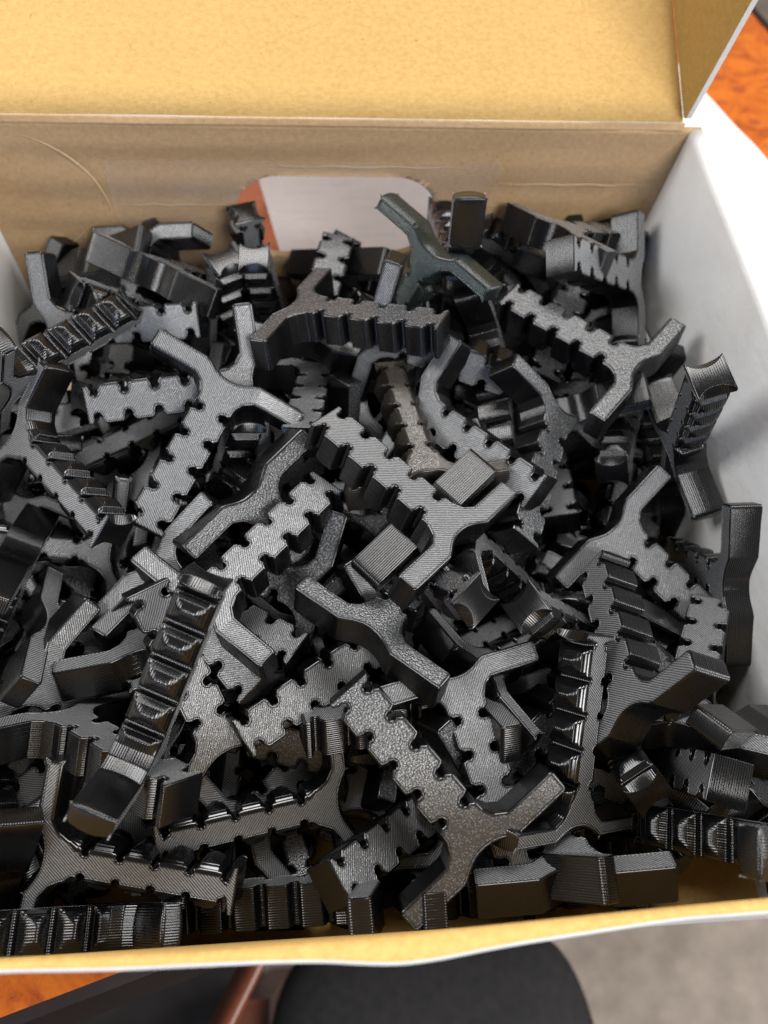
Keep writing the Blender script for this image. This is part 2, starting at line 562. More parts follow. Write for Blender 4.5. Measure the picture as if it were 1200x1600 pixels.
def copy_tree(src):
    r = src.copy(); COL.objects.link(r)
    for ch in src.children:
        c = ch.copy(); COL.objects.link(c); c.parent = r
    return r
PROTO = {}
def clip(kind, colour, pose, label, group=None, flip=False):
    key = (kind, colour)
    if key not in PROTO:
        root = empty('plastic_clip')
        st, ra, la = MESH[key]
        mesh_obj('ribbed_stem', None, None, None, root, me=st)
        mesh_obj('arm', None, None, None, root, me=ra)
        mesh_obj('arm', None, None, None, root, me=la)
        PROTO[key] = root
        o = root
    else:
        o = copy_tree(PROTO[key])
    x, y, z, rx, ry, rz = pose
    v = Vector((rx, ry, rz))
    mt = Matrix.Rotation(v.length, 4, v.normalized()) if v.length > 1e-6 else Matrix.Identity(4)
    if flip: mt = mt @ Matrix.Rotation(math.pi, 4, 'Y')
    o.matrix_world = Matrix.Translation(Vector((x, y, z)) * S) @ mt
    tag(o, label, 'clip', group or GROUP)
    return o
GROUP = 'black Y shaped plastic clips heaped in the box'

# ------------------------------------------------------------------ the box
W, D, HB, HF = 297.0, 286.0, 102.8, 108.8
box = empty('cardboard_box', (W / 2 * S, D / 2 * S, -2.5 * S), label='open cardboard box, white outside and brown kraft inside, full of black clips', cat='box')
BO = Vector((W / 2, D / 2, -2.5))
def inbox(o):
    o.parent = box
    o.location = -BO * S
    return o

def slab(name, poly, thick, mats, axis_n, sub=None):
    """poly: 3-D corner list (mm) of the visible face; thickened along axis_n (mm vector)"""
    n = len(poly); nv = Vector(axis_n)
    vs = [Vector(p) * S for p in poly] + [(Vector(p) + nv * thick) * S for p in poly]
    fs = [tuple(range(n)), tuple(reversed(range(n, 2 * n)))]
    fs += [(i, i + n, (i + 1) % n + n, (i + 1) % n) for i in range(n)]
    mi = [0, 1] + [1] * n
    return mesh_obj(name, vs, fs, mats, None, mi)

fl = slab('floor_panel', [(-0.3, -4.2, 0), (W + 0.3, -4.2, 0), (W + 0.3, D + 1, 0), (-0.3, D + 1, 0)], 2.3, [K_FLOOR, WHITE], (0, 0, -1)); inbox(fl)

# back wall: a gently rippled sheet with a rounded hand hole
def back_wall():
    x0, x1, z0, z1, r = 106.5, 196.0, 35.0, 79.3, 19.0
    bm = bmesh.new()
    hole = []
    for cx, cz, a0 in ((x1 - r, z1 - r, 0), (x0 + r, z1 - r, 90), (x0 + r, z0 + r, 180), (x1 - r, z0 + r, 270)):
        for i in range(9):
            a = math.radians(a0 + i * 90 / 8)
            hole.append((cx + r * math.cos(a), cz + r * math.sin(a)))
    def rip(x, z):
        b = 1.1 * math.sin(z * 0.26 + 0.5 * math.sin(x * 0.018)) * 0.5 + 1.6 * mnoise.noise(Vector((x * 0.006, 3.1, z * 0.06)))
        top = max(0, (z - 90) / 13.0)
        fade = min(1.0, z / 15.0)
        return D + (b * (1 - top) ) * fade
    hn = len(hole)
    outer = []
    cx, cz = (x0 + x1) / 2, (z0 + z1) / 2
    # radial rings from the hole edge to the panel rectangle
    NR = 26
    rings = []
    for k in range(NR + 1):
        ring = []
        for (hx, hz) in hole:
            dx, dz = hx - cx, hz - cz
            tx = ((W if dx > 0 else 0) - cx) / dx if abs(dx) > 1e-6 else 1e9
            tz = ((HB if dz > 0 else 0) - cz) / dz if abs(dz) > 1e-6 else 1e9
            t = min(tx, tz)
            ex, ez = cx + dx * t, cz + dz * t
            f = (k / NR)
            x, z = hx + (ex - hx) * f, hz + (ez - hz) * f
            ring.append((x, z))
        rings.append(ring)
    return rings, rip, hn
def back_wall_mesh():
    """front sheet as a regular grid whose cells inside the hole are left out, rim snapped to the hole"""
    x0, x1, z0, z1, r = 106.5, 196.0, 35.0, 79.3, 19.0
    def sd(x, z):
        qx, qz = abs(x - (x0 + x1) / 2) - ((x1 - x0) / 2 - r), abs(z - (z0 + z1) / 2) - ((z1 - z0) / 2 - r)
        return math.hypot(max(qx, 0), max(qz, 0)) + min(max(qx, qz), 0) - r
    def rip(x, z):
        b = 0.28 * math.sin(z * 0.30 + 0.8 * math.sin(x * 0.018)) + 0.9 * mnoise.noise(Vector((x * 0.008, 3.1, z * 0.075)))
        top = min(1.0, max(0.0, (HB - z) / 10.0))
        side = min(1.0, max(0.0, min(x, W - x)) / 8.0 + 0.1)
        return D + b * top * side
    NX, NZ = 156, 64
    xs = [-8 + (W + 16) * i / NX for i in range(NX + 1)]
    zs = [HB * j / NZ for j in range(NZ + 1)]
    pts, idx = [], {}
    for j in range(NZ + 1):
        for i in range(NX + 1):
            x, z = xs[i], zs[j]
            d = sd(x, z)
            if abs(d) < 1.6:
                e = 0.05
                gx, gz = (sd(x + e, z) - d) / e, (sd(x, z + e) - d) / e
                x, z = x - gx * d, z - gz * d
            idx[i, j] = len(pts)
            pts.append((x, rip(x, z), z, sd(x, z)))
    fs = []
    for j in range(NZ):
        for i in range(NX):
            q = (idx[i, j], idx[i + 1, j], idx[i + 1, j + 1], idx[i, j + 1])
            if sum(pts[k][3] for k in q) / 4 > -0.2 and min(pts[k][3] for k in q) > -0.9: fs.append(q)
    n = len(pts)
    vs = [Vector(p[:3]) * S for p in pts] + [Vector((p[0], p[1] + 3.0, p[2])) * S for p in pts]
    ec = {}
    for f in fs:
        for a, b in zip(f, f[1:] + f[:1]): ec[(a, b)] = ec.get((a, b), 0) + 1
    allf = [f for f in fs] + [tuple(k + n for k in reversed(f)) for f in fs]
    mi = [0] * len(fs) + [1] * len(fs)
    for (a, b) in ec:
        if (b, a) not in ec:
            allf.append((b, a, a + n, b + n)); mi.append(0)
    return mesh_obj('wall_panel', vs, allf, [K_BACK, WHITE], None, mi, smooth=[True] * (2 * len(fs)) + [False] * (len(allf) - 2 * len(fs)))
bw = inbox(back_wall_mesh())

def strip_tube(name, pts, rad, m, parent, flat=False):
    vs, fs = [], []
    for i, p in enumerate(pts):
        f = 0.9 if flat else math.sin(math.pi * (i + 0.15) / (len(pts) - 0.7)) if len(pts) > 2 else 1
        for k in range(6):
            a = k * math.pi / 3
            vs.append(Vector((p[0] + math.cos(a) * rad * f * 0.8, p[1] - abs(math.sin(a)) * rad * f * 0.5, p[2] + math.sin(a + 0.4) * rad * f * 1.2)) * S)
    for i in range(len(pts) - 1):
        for k in range(6):
            fs.append((i * 6 + k, i * 6 + (k + 1) % 6, (i + 1) * 6 + (k + 1) % 6, (i + 1) * 6 + k))
    if flat: fs += [tuple(range(6)), tuple(range(len(vs) - 1, len(vs) - 7, -1))]
    o = mesh_obj(name, vs, fs, m, parent, smooth=True)
    return o
def smooth_path(pts, n=30):
    out = []
    for i in range(n + 1):
        t = i / n * (len(pts) - 1)
        k = min(int(t), len(pts) - 2); f = t - k
        p0 = Vector(pts[max(k - 1, 0)]); p1 = Vector(pts[k]); p2 = Vector(pts[k + 1]); p3 = Vector(pts[min(k + 2, len(pts) - 1)])
        out.append(0.5 * ((2 * p1) + (p2 - p0) * f + (2 * p0 - 5 * p1 + 4 * p2 - p3) * f * f + (3 * p1 - p0 - 3 * p2 + p3) * f ** 3))
    return out
K_CREASE = kraft('pale_crease', (0.66, 0.50, 0.32), (0.55, 0.40, 0.23), fibre=0.5)
for cp in ([(24.2, 99.1), (33.7, 94.4), (41.8, 87.7), (48.2, 78.5), (51.0, 68.8), (52.5, 58.5)], [(39.7, 52.4), (26.1, 40.0), (14.9, 32.2)]):
    strip_tube('crease', [Vector((a, D - 0.9, b)) for a, b in [(p.x, p.z) for p in smooth_path([(a, 0, b) for a, b in cp])]], 0.55, K_CREASE, bw)
for z, xa, xb in ((64.9, 54, 106), (65.4, 197, 224), (76.9, 217, 293), (85.0, 118, 214)):
    strip_tube('crease', [Vector((xa + (xb - xa) * i / 24, D - 1.1, z + 0.25 * math.sin(i))) for i in range(25)], 0.4, K_CREASE, bw)

# clear tape over the hand hole
tv, tf = [], []
NXT = 40
for j in range(9):
    for i in range(NXT + 1):
        x, z = 54 + (222 - 54) * i / NXT, 30 + (88 - 30) * j / 8
        tv.append(Vector((x, D - 2.2 + 0.25 * mnoise.noise(Vector((x * 0.03, z * 0.05, 1))), z)) * S)
for j in range(8):
    for i in range(NXT):
        a = j * (NXT + 1) + i
        tf.append((a, a + 1, a + NXT + 2, a + NXT + 1))
mesh_obj('packing_tape', tv, tf, TAPE, bw, smooth=True)

# side walls: double thickness, white, with a rounded rim
def side_wall(xin, sgn, y0, y1, h0, h1, thick):
    vs, fs = [], []
    prof = [(0, 0.0, 0)]
    NY = 40
    for j in range(NY + 1):
        y = y0 + (y1 - y0) * j / NY
        h = h0 + (h1 - h0) * j / NY
        wob = 0.8 * mnoise.noise(Vector((y * 0.012, xin, 0)))
        pr = [(wob * 0.3, 0), (wob, h * 0.5), (2.4 + wob, h - 3.0), (2.9 + wob, h - 1.2), (4.0 + wob, h), (7.2 + wob, h + 0.1), (8.4 + wob, h - 1.2), (8.8 + wob, h - 4), (thick, h * 0.5), (thick, -2.5), (0, -2.5)]
        for dx, z in pr: vs.append(Vector((xin + sgn * dx, y, z)) * S)
    k = 11
    for j in range(NY):
        for i in range(k):
            q = (j * k + i, j * k + (i + 1) % k, (j + 1) * k + (i + 1) % k, (j + 1) * k + i)
            fs.append(q if sgn < 0 else tuple(reversed(q)))
    fs.append(tuple(range(k))); fs.append(tuple(reversed(range(NY * k, NY * k + k))))
    sm = [True] * (len(fs) - 2) + [False, False]
    return inbox(mesh_obj('wall_panel', vs, fs, [WHITE], None, smooth=sm))
side_wall(W, 1, -2, D - 0.5, HF - 1, HB + 1, 9.0)
side_wall(0, -1, -2, D - 0.5, HF - 1, HB + 1, 9.0)

# front wall with the worn folded rim that bows outward in the middle
def front_wall():
    inn = [(-60, 1.0), (20, 0.0), (70.5, -0.6), (111.4, -1.7), (153.7, -1.3), (222.3, 0.8), (244.2, 1.3), (W, 2.0), (W + 20, 2.0)]
    out = [(-60, -2.0), (20, -2.4), (70.9, -2.9), (95.2, -4.0), (125.4, -4.5), (142.2, -5.2), (152.0, -6.6), (161.9, -6.7), (182.4, -4.4), (221.8, -1.6), (243.3, -1.5), (W, -1.2), (W + 20, -1.2)]
    def interp(t, x):
        for (a, b), (c, d) in zip(t[:-1], t[1:]):
            if a <= x <= c: return b + (d - b) * (x - a) / (c - a)
        return t[-1][1]
    def sm(t, x): return sum(interp(t, x + k) for k in (-6, -3, 0, 3, 6)) / 5
    vs, fs, mi = [], [], []
    NX = 120; k = 10
    for i in range(NX + 1):
        x = -9 + (W + 18) * i / NX
        a, b = sm(inn, x), sm(out, x)
        wob = 0.35 * mnoise.noise(Vector((x * 0.05, 2, 5)))
        h = HF + wob
        pr = [(-2.6, 0), (-1.6, h * 0.6), (a, h - 1.2), (a - 0.8, h - 0.2), (b + 1.0, h + 0.1), (b + 0.1, h - 0.3), (b - 0.55, h - 0.9), (b - 0.75, h - 2.5), (-4.6, h * 0.5), (-4.6, -2.45)]
        for y, z in pr: vs.append(Vector((x, y, z)) * S)
    for i in range(NX):
        for j in range(k):
            fs.append((i * k + j, (i + 1) * k + j, (i + 1) * k + (j + 1) % k, i * k + (j + 1) % k))
            mi.append(0 if j < 5 else 1)
    fs.append(tuple(reversed(range(k)))); fs.append(tuple(range(NX * k, NX * k + k))); mi += [1, 1]
    return inbox(mesh_obj('wall_panel', vs, fs, [K_RIM, WHITE], None, mi, smooth=[True] * (len(fs) - 2) + [False] * 2))
front_wall()

# lid: hinge strip, panel leaning far back, side flap standing on it
LB = math.radians(24)
ld = Vector((0, math.cos(LB), math.sin(LB)))
ln = Vector((0, math.sin(LB), -math.cos(LB)))      # away from the viewer
lid = empty('lid', (0, 0, 0)); inbox(lid)
def crinkle_sheet(name, x0, x1, a0, a1, org, d, nrm, thick, mats, amp, taper=0.0, nx=80, ny=6, seed=0):
    vs, fs, mi = [], [], []
    for j in range(ny + 1):
        for i in range(nx + 1):
            v = a0 + (a1 - a0) * j / ny
            x = x0 + (x1 - taper * v - x0) * i / nx
            b = amp * mnoise.noise(Vector((x * 0.02, v * 0.12, seed)))
            vs.append((Vector(org) + Vector((x, 0, 0)) + Vector(d) * v - Vector(nrm) * b) * S)
    n = len(vs)
    vs += [v + Vector(nrm) * thick * S for v in vs]
    for j in range(ny):
        for i in range(nx):
            a = j * (nx + 1) + i
            fs.append((a, a + 1, a + nx + 2, a + nx + 1)); mi.append(0)
            fs.append((a + n, a + nx + 1 + n, a + nx + 2 + n, a + 1 + n)); mi.append(1)
    ring = [i for i in range(nx + 1)] + [j * (nx + 1) + nx for j in range(1, ny + 1)] + [ny * (nx + 1) + i for i in range(nx - 1, -1, -1)] + [j * (nx + 1) for j in range(ny - 1, 0, -1)]
    for a, b in zip(ring, ring[1:] + ring[:1]):
        fs.append((b, a, a + n, b + n)); mi.append(1)
    return mesh_obj(name, vs, fs, mats, None, mi, smooth=True)
# hinge: three narrow folds between wall top and lid
h1 = crinkle_sheet('hinge_fold', -1, W - 0.5, 0, 3.2, (0, D - 0.4, HB + 0.1), Vector((0, math.cos(math.radians(62)), math.sin(math.radians(62)))), Vector((0, math.sin(math.radians(62)), -math.cos(math.radians(62)))), 1.5, [K_BACK, WHITE], 0.7, nx=120, ny=4, seed=4)
h1.parent = lid
hp = Vector((0, D - 0.4 + 3.2 * math.cos(math.radians(62)), HB + 0.1 + 3.2 * math.sin(math.radians(62))))
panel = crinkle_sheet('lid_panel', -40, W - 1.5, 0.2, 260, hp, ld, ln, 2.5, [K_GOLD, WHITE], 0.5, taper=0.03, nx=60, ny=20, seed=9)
panel.parent = lid
# side flap of the lid (dark ochre inside, white outside)
e1 = Vector((-0.03, math.cos(LB), math.sin(LB)))
B2 = math.radians(99)
e2 = Vector((0.015, math.cos(B2), math.sin(B2)))
P0 = hp + Vector((W - 1.4, 0, 0.3))
fpoly = [P0 + e1 * 2, P0 + e1 * 255, P0 + e1 * 235 + e2 * 105, P0 + e2 * 120, P0 + e2 * 2]
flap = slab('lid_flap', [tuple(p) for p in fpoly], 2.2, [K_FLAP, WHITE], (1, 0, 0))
flap.parent = lid

# ------------------------------------------------------------------ table, paper, floor, chair
ft = (Vector((73.1, -8.2, 0)) - Vector((31.9, -19.9, 0))).normalized()     # along the front edge
fo = Vector((31.9, -19.9, 0))
bk = Vector((463.5, 572.9, 0)); bd = (Vector((468.8, 551.6, 0)) - bk).normalized()
def isect(p, d, q_, e):
    den = d.x * e.y - d.y * e.x
    t = ((q_.x - p.x) * e.y - (q_.y - p.y) * e.x) / den
    return p + d * t
A_ = fo - ft * 900
B_ = isect(fo, ft, bk, bd)
C_ = bk - bd * 500
D_ = A_ + (C_ - B_)
tz = -5.2
TB = (A_ + B_ + C_ + D_) / 4; TB.z = -740
table = empty('table', TB * S, label='varnished orange burl wood table with a dark edge under the box', cat='table')
def intable(o):
    o.parent = table; o.location = -TB * S; return o
tp = [(v.x, v.y, tz) for v in (A_, B_, C_, D_)]
intable(slab('tabletop', tp, 22, [BURL, TRIM], (0, 0, -1)))
def trim(name, p, d, out, m, w, z0, z1):
    a, b = p, p + d
    poly = [(a.x, a.y, z1), (b.x, b.y, z1), (b.x + out.x * w, b.y + out.y * w, z1 - 1.2), (a.x + out.x * w, a.y + out.y * w, z1 - 1.2)]
    return intable(slab(name, poly, z1 - z0, [m, m], (0, 0, -1)))
on = Vector((ft.y, -ft.x, 0))
trim('edge_trim', A_, (B_ - A_), on, TRIM, 4.0, -26, tz - 0.2)
trim('edge_trim', A_, (B_ - A_), on * 1.0, TRIM, 10.0, -52, -34)
on2 = Vector((-bd.y, bd.x, 0)) * (1 if (-bd.y * 1 + bd.x * 0) > 0 else -1)
trim('edge_trim', B_, (C_ - B_), on2, TRIM, 7.0, -26, tz + 0.6)
tl = slab('leg', [(A_.x + 60, A_.y + 60, -27), (A_.x + 120, A_.y + 60, -27), (A_.x + 120, A_.y + 120, -27), (A_.x + 60, A_.y + 120, -27)], 713, [TRIM, TRIM], (0, 0, -1)); intable(tl)
tl2 = slab('leg', [(B_.x - 260, B_.y + 60, -27), (B_.x - 200, B_.y + 60, -27), (B_.x - 200, B_.y + 120, -27), (B_.x - 260, B_.y + 120, -27)], 713, [TRIM, TRIM], (0, 0, -1)); intable(tl2)

# paper sheet with one rounded corner, lying on the table under and behind the box
pz = tz + 0.35
pp = [(128, 300), (121, 331), (109, 386), (104, 420), (110, 520), (230, 545), (360, 540)]
for c in smooth_path([(385, 530, 0), (403.6, 477.1, 0), (414.4, 444.3, 0), (423.0, 422.4, 0), (427.7, 404, 0), (429, 380, 0)], 16): pp.append((c.x, c.y))
pp += [(432, 200), (434, 106), (330, 76), (312, 150), (200, 290)]
sheet = slab('paper_sheet', [(a, b, pz) for a, b in reversed(pp)], 0.3, [PAPER, PAPER], (0, 0, -1))
for p in sheet.data.polygons: pass
tag(sheet, 'large white paper sheet with faint grey print under and behind the box', 'paper')

g = 6000
fz = -740
fo_ = slab('floor', [(-g, -g, fz), (g, -g, fz), (g, g, fz), (-g, g, fz)], 20, [CARPET, CARPET], (0, 0, -1))
tag(fo_, kind='structure', label='pale beige grey floor below the table', )

def pad(name, cx, cy, cz, rx, ry, hz, m, parent, pw=3.0, off=Vector((0, 0, 0))):
    vs, fs = [], []
    NU, NV = 48, 12
    for j in range(NV + 1):
        ph = -math.pi / 2 + math.pi * j / NV
        for i in range(NU):
            th = 2 * math.pi * i / NU
            cu, su = math.cos(th), math.sin(th)
            ex = 2 / pw
            x = math.copysign(abs(cu) ** ex, cu); y = math.copysign(abs(su) ** ex, su)
            cp = math.copysign(abs(math.cos(ph)) ** 0.4, math.cos(ph)); sp = math.copysign(abs(math.sin(ph)) ** 1.0, math.sin(ph))
            vs.append((Vector((cx + rx * x * cp, cy + ry * y * cp, cz + hz * sp)) - off) * S)
    for j in range(NV):
        for i in range(NU):
            fs.append((j * NU + i, j * NU + (i + 1) % NU, (j + 1) * NU + (i + 1) % NU, (j + 1) * NU + i))
    return mesh_obj(name, vs, fs, m, parent, smooth=True)
dark_sheet = slab('dark_sheet', [(-900, -700, -736), (88, -700, -736), (30, 420, -736), (-900, 420, -736)], 4, [SEATM2, SEATM2], (0, 0, -1))  # sheet added to darken this part of the floor
tag(dark_sheet, 'dark grey brown sheet added over the floor below the near left corner of the table', 'dark_sheet')
CO = Vector((190, -230, -740))
chair = empty('chair', CO * S, label='dark charcoal padded chair with red brown wooden arm, blurred below the box front', cat='chair')
pad('seat', 208, -225, -330, 118, 218, 26, SEATM, chair, 5.0, CO)
strip_tube('armrest', [Vector((52 + 7 * max(k, -6), -90 + 12 * k, -225 + 1.5 * k)) - CO for k in range(-18, 12)], 12, ARMW, chair, True)
strip_tube('arm_post', [Vector((12 + 12 * k, -250, -240 - 20 * k)) - CO for k in range(0, 6)], 11, ARMW, chair, True)
strip_tube('armrest', [Vector((352 - 2 * k, -190 + 12 * k, -350 + 1.0 * k)) - CO for k in range(-18, 6)], 12, ARMW, chair, True)
for lx, ly in ((80, -60), (300, -60), (80, -380), (300, -380)):
    ob = slab('leg', [(lx - 14 - CO.x, ly - 14 - CO.y, -350 - CO.z), (lx + 14 - CO.x, ly - 14 - CO.y, -350 - CO.z), (lx + 14 - CO.x, ly + 14 - CO.y, -350 - CO.z), (lx - 14 - CO.x, ly + 14 - CO.y, -350 - CO.z)], 388, [ARMW, ARMW], (0, 0, -1))
    ob.parent = chair
pad('backrest', 190, -470, -180, 140, 22, 150, SEATM, chair, 3.0, CO)

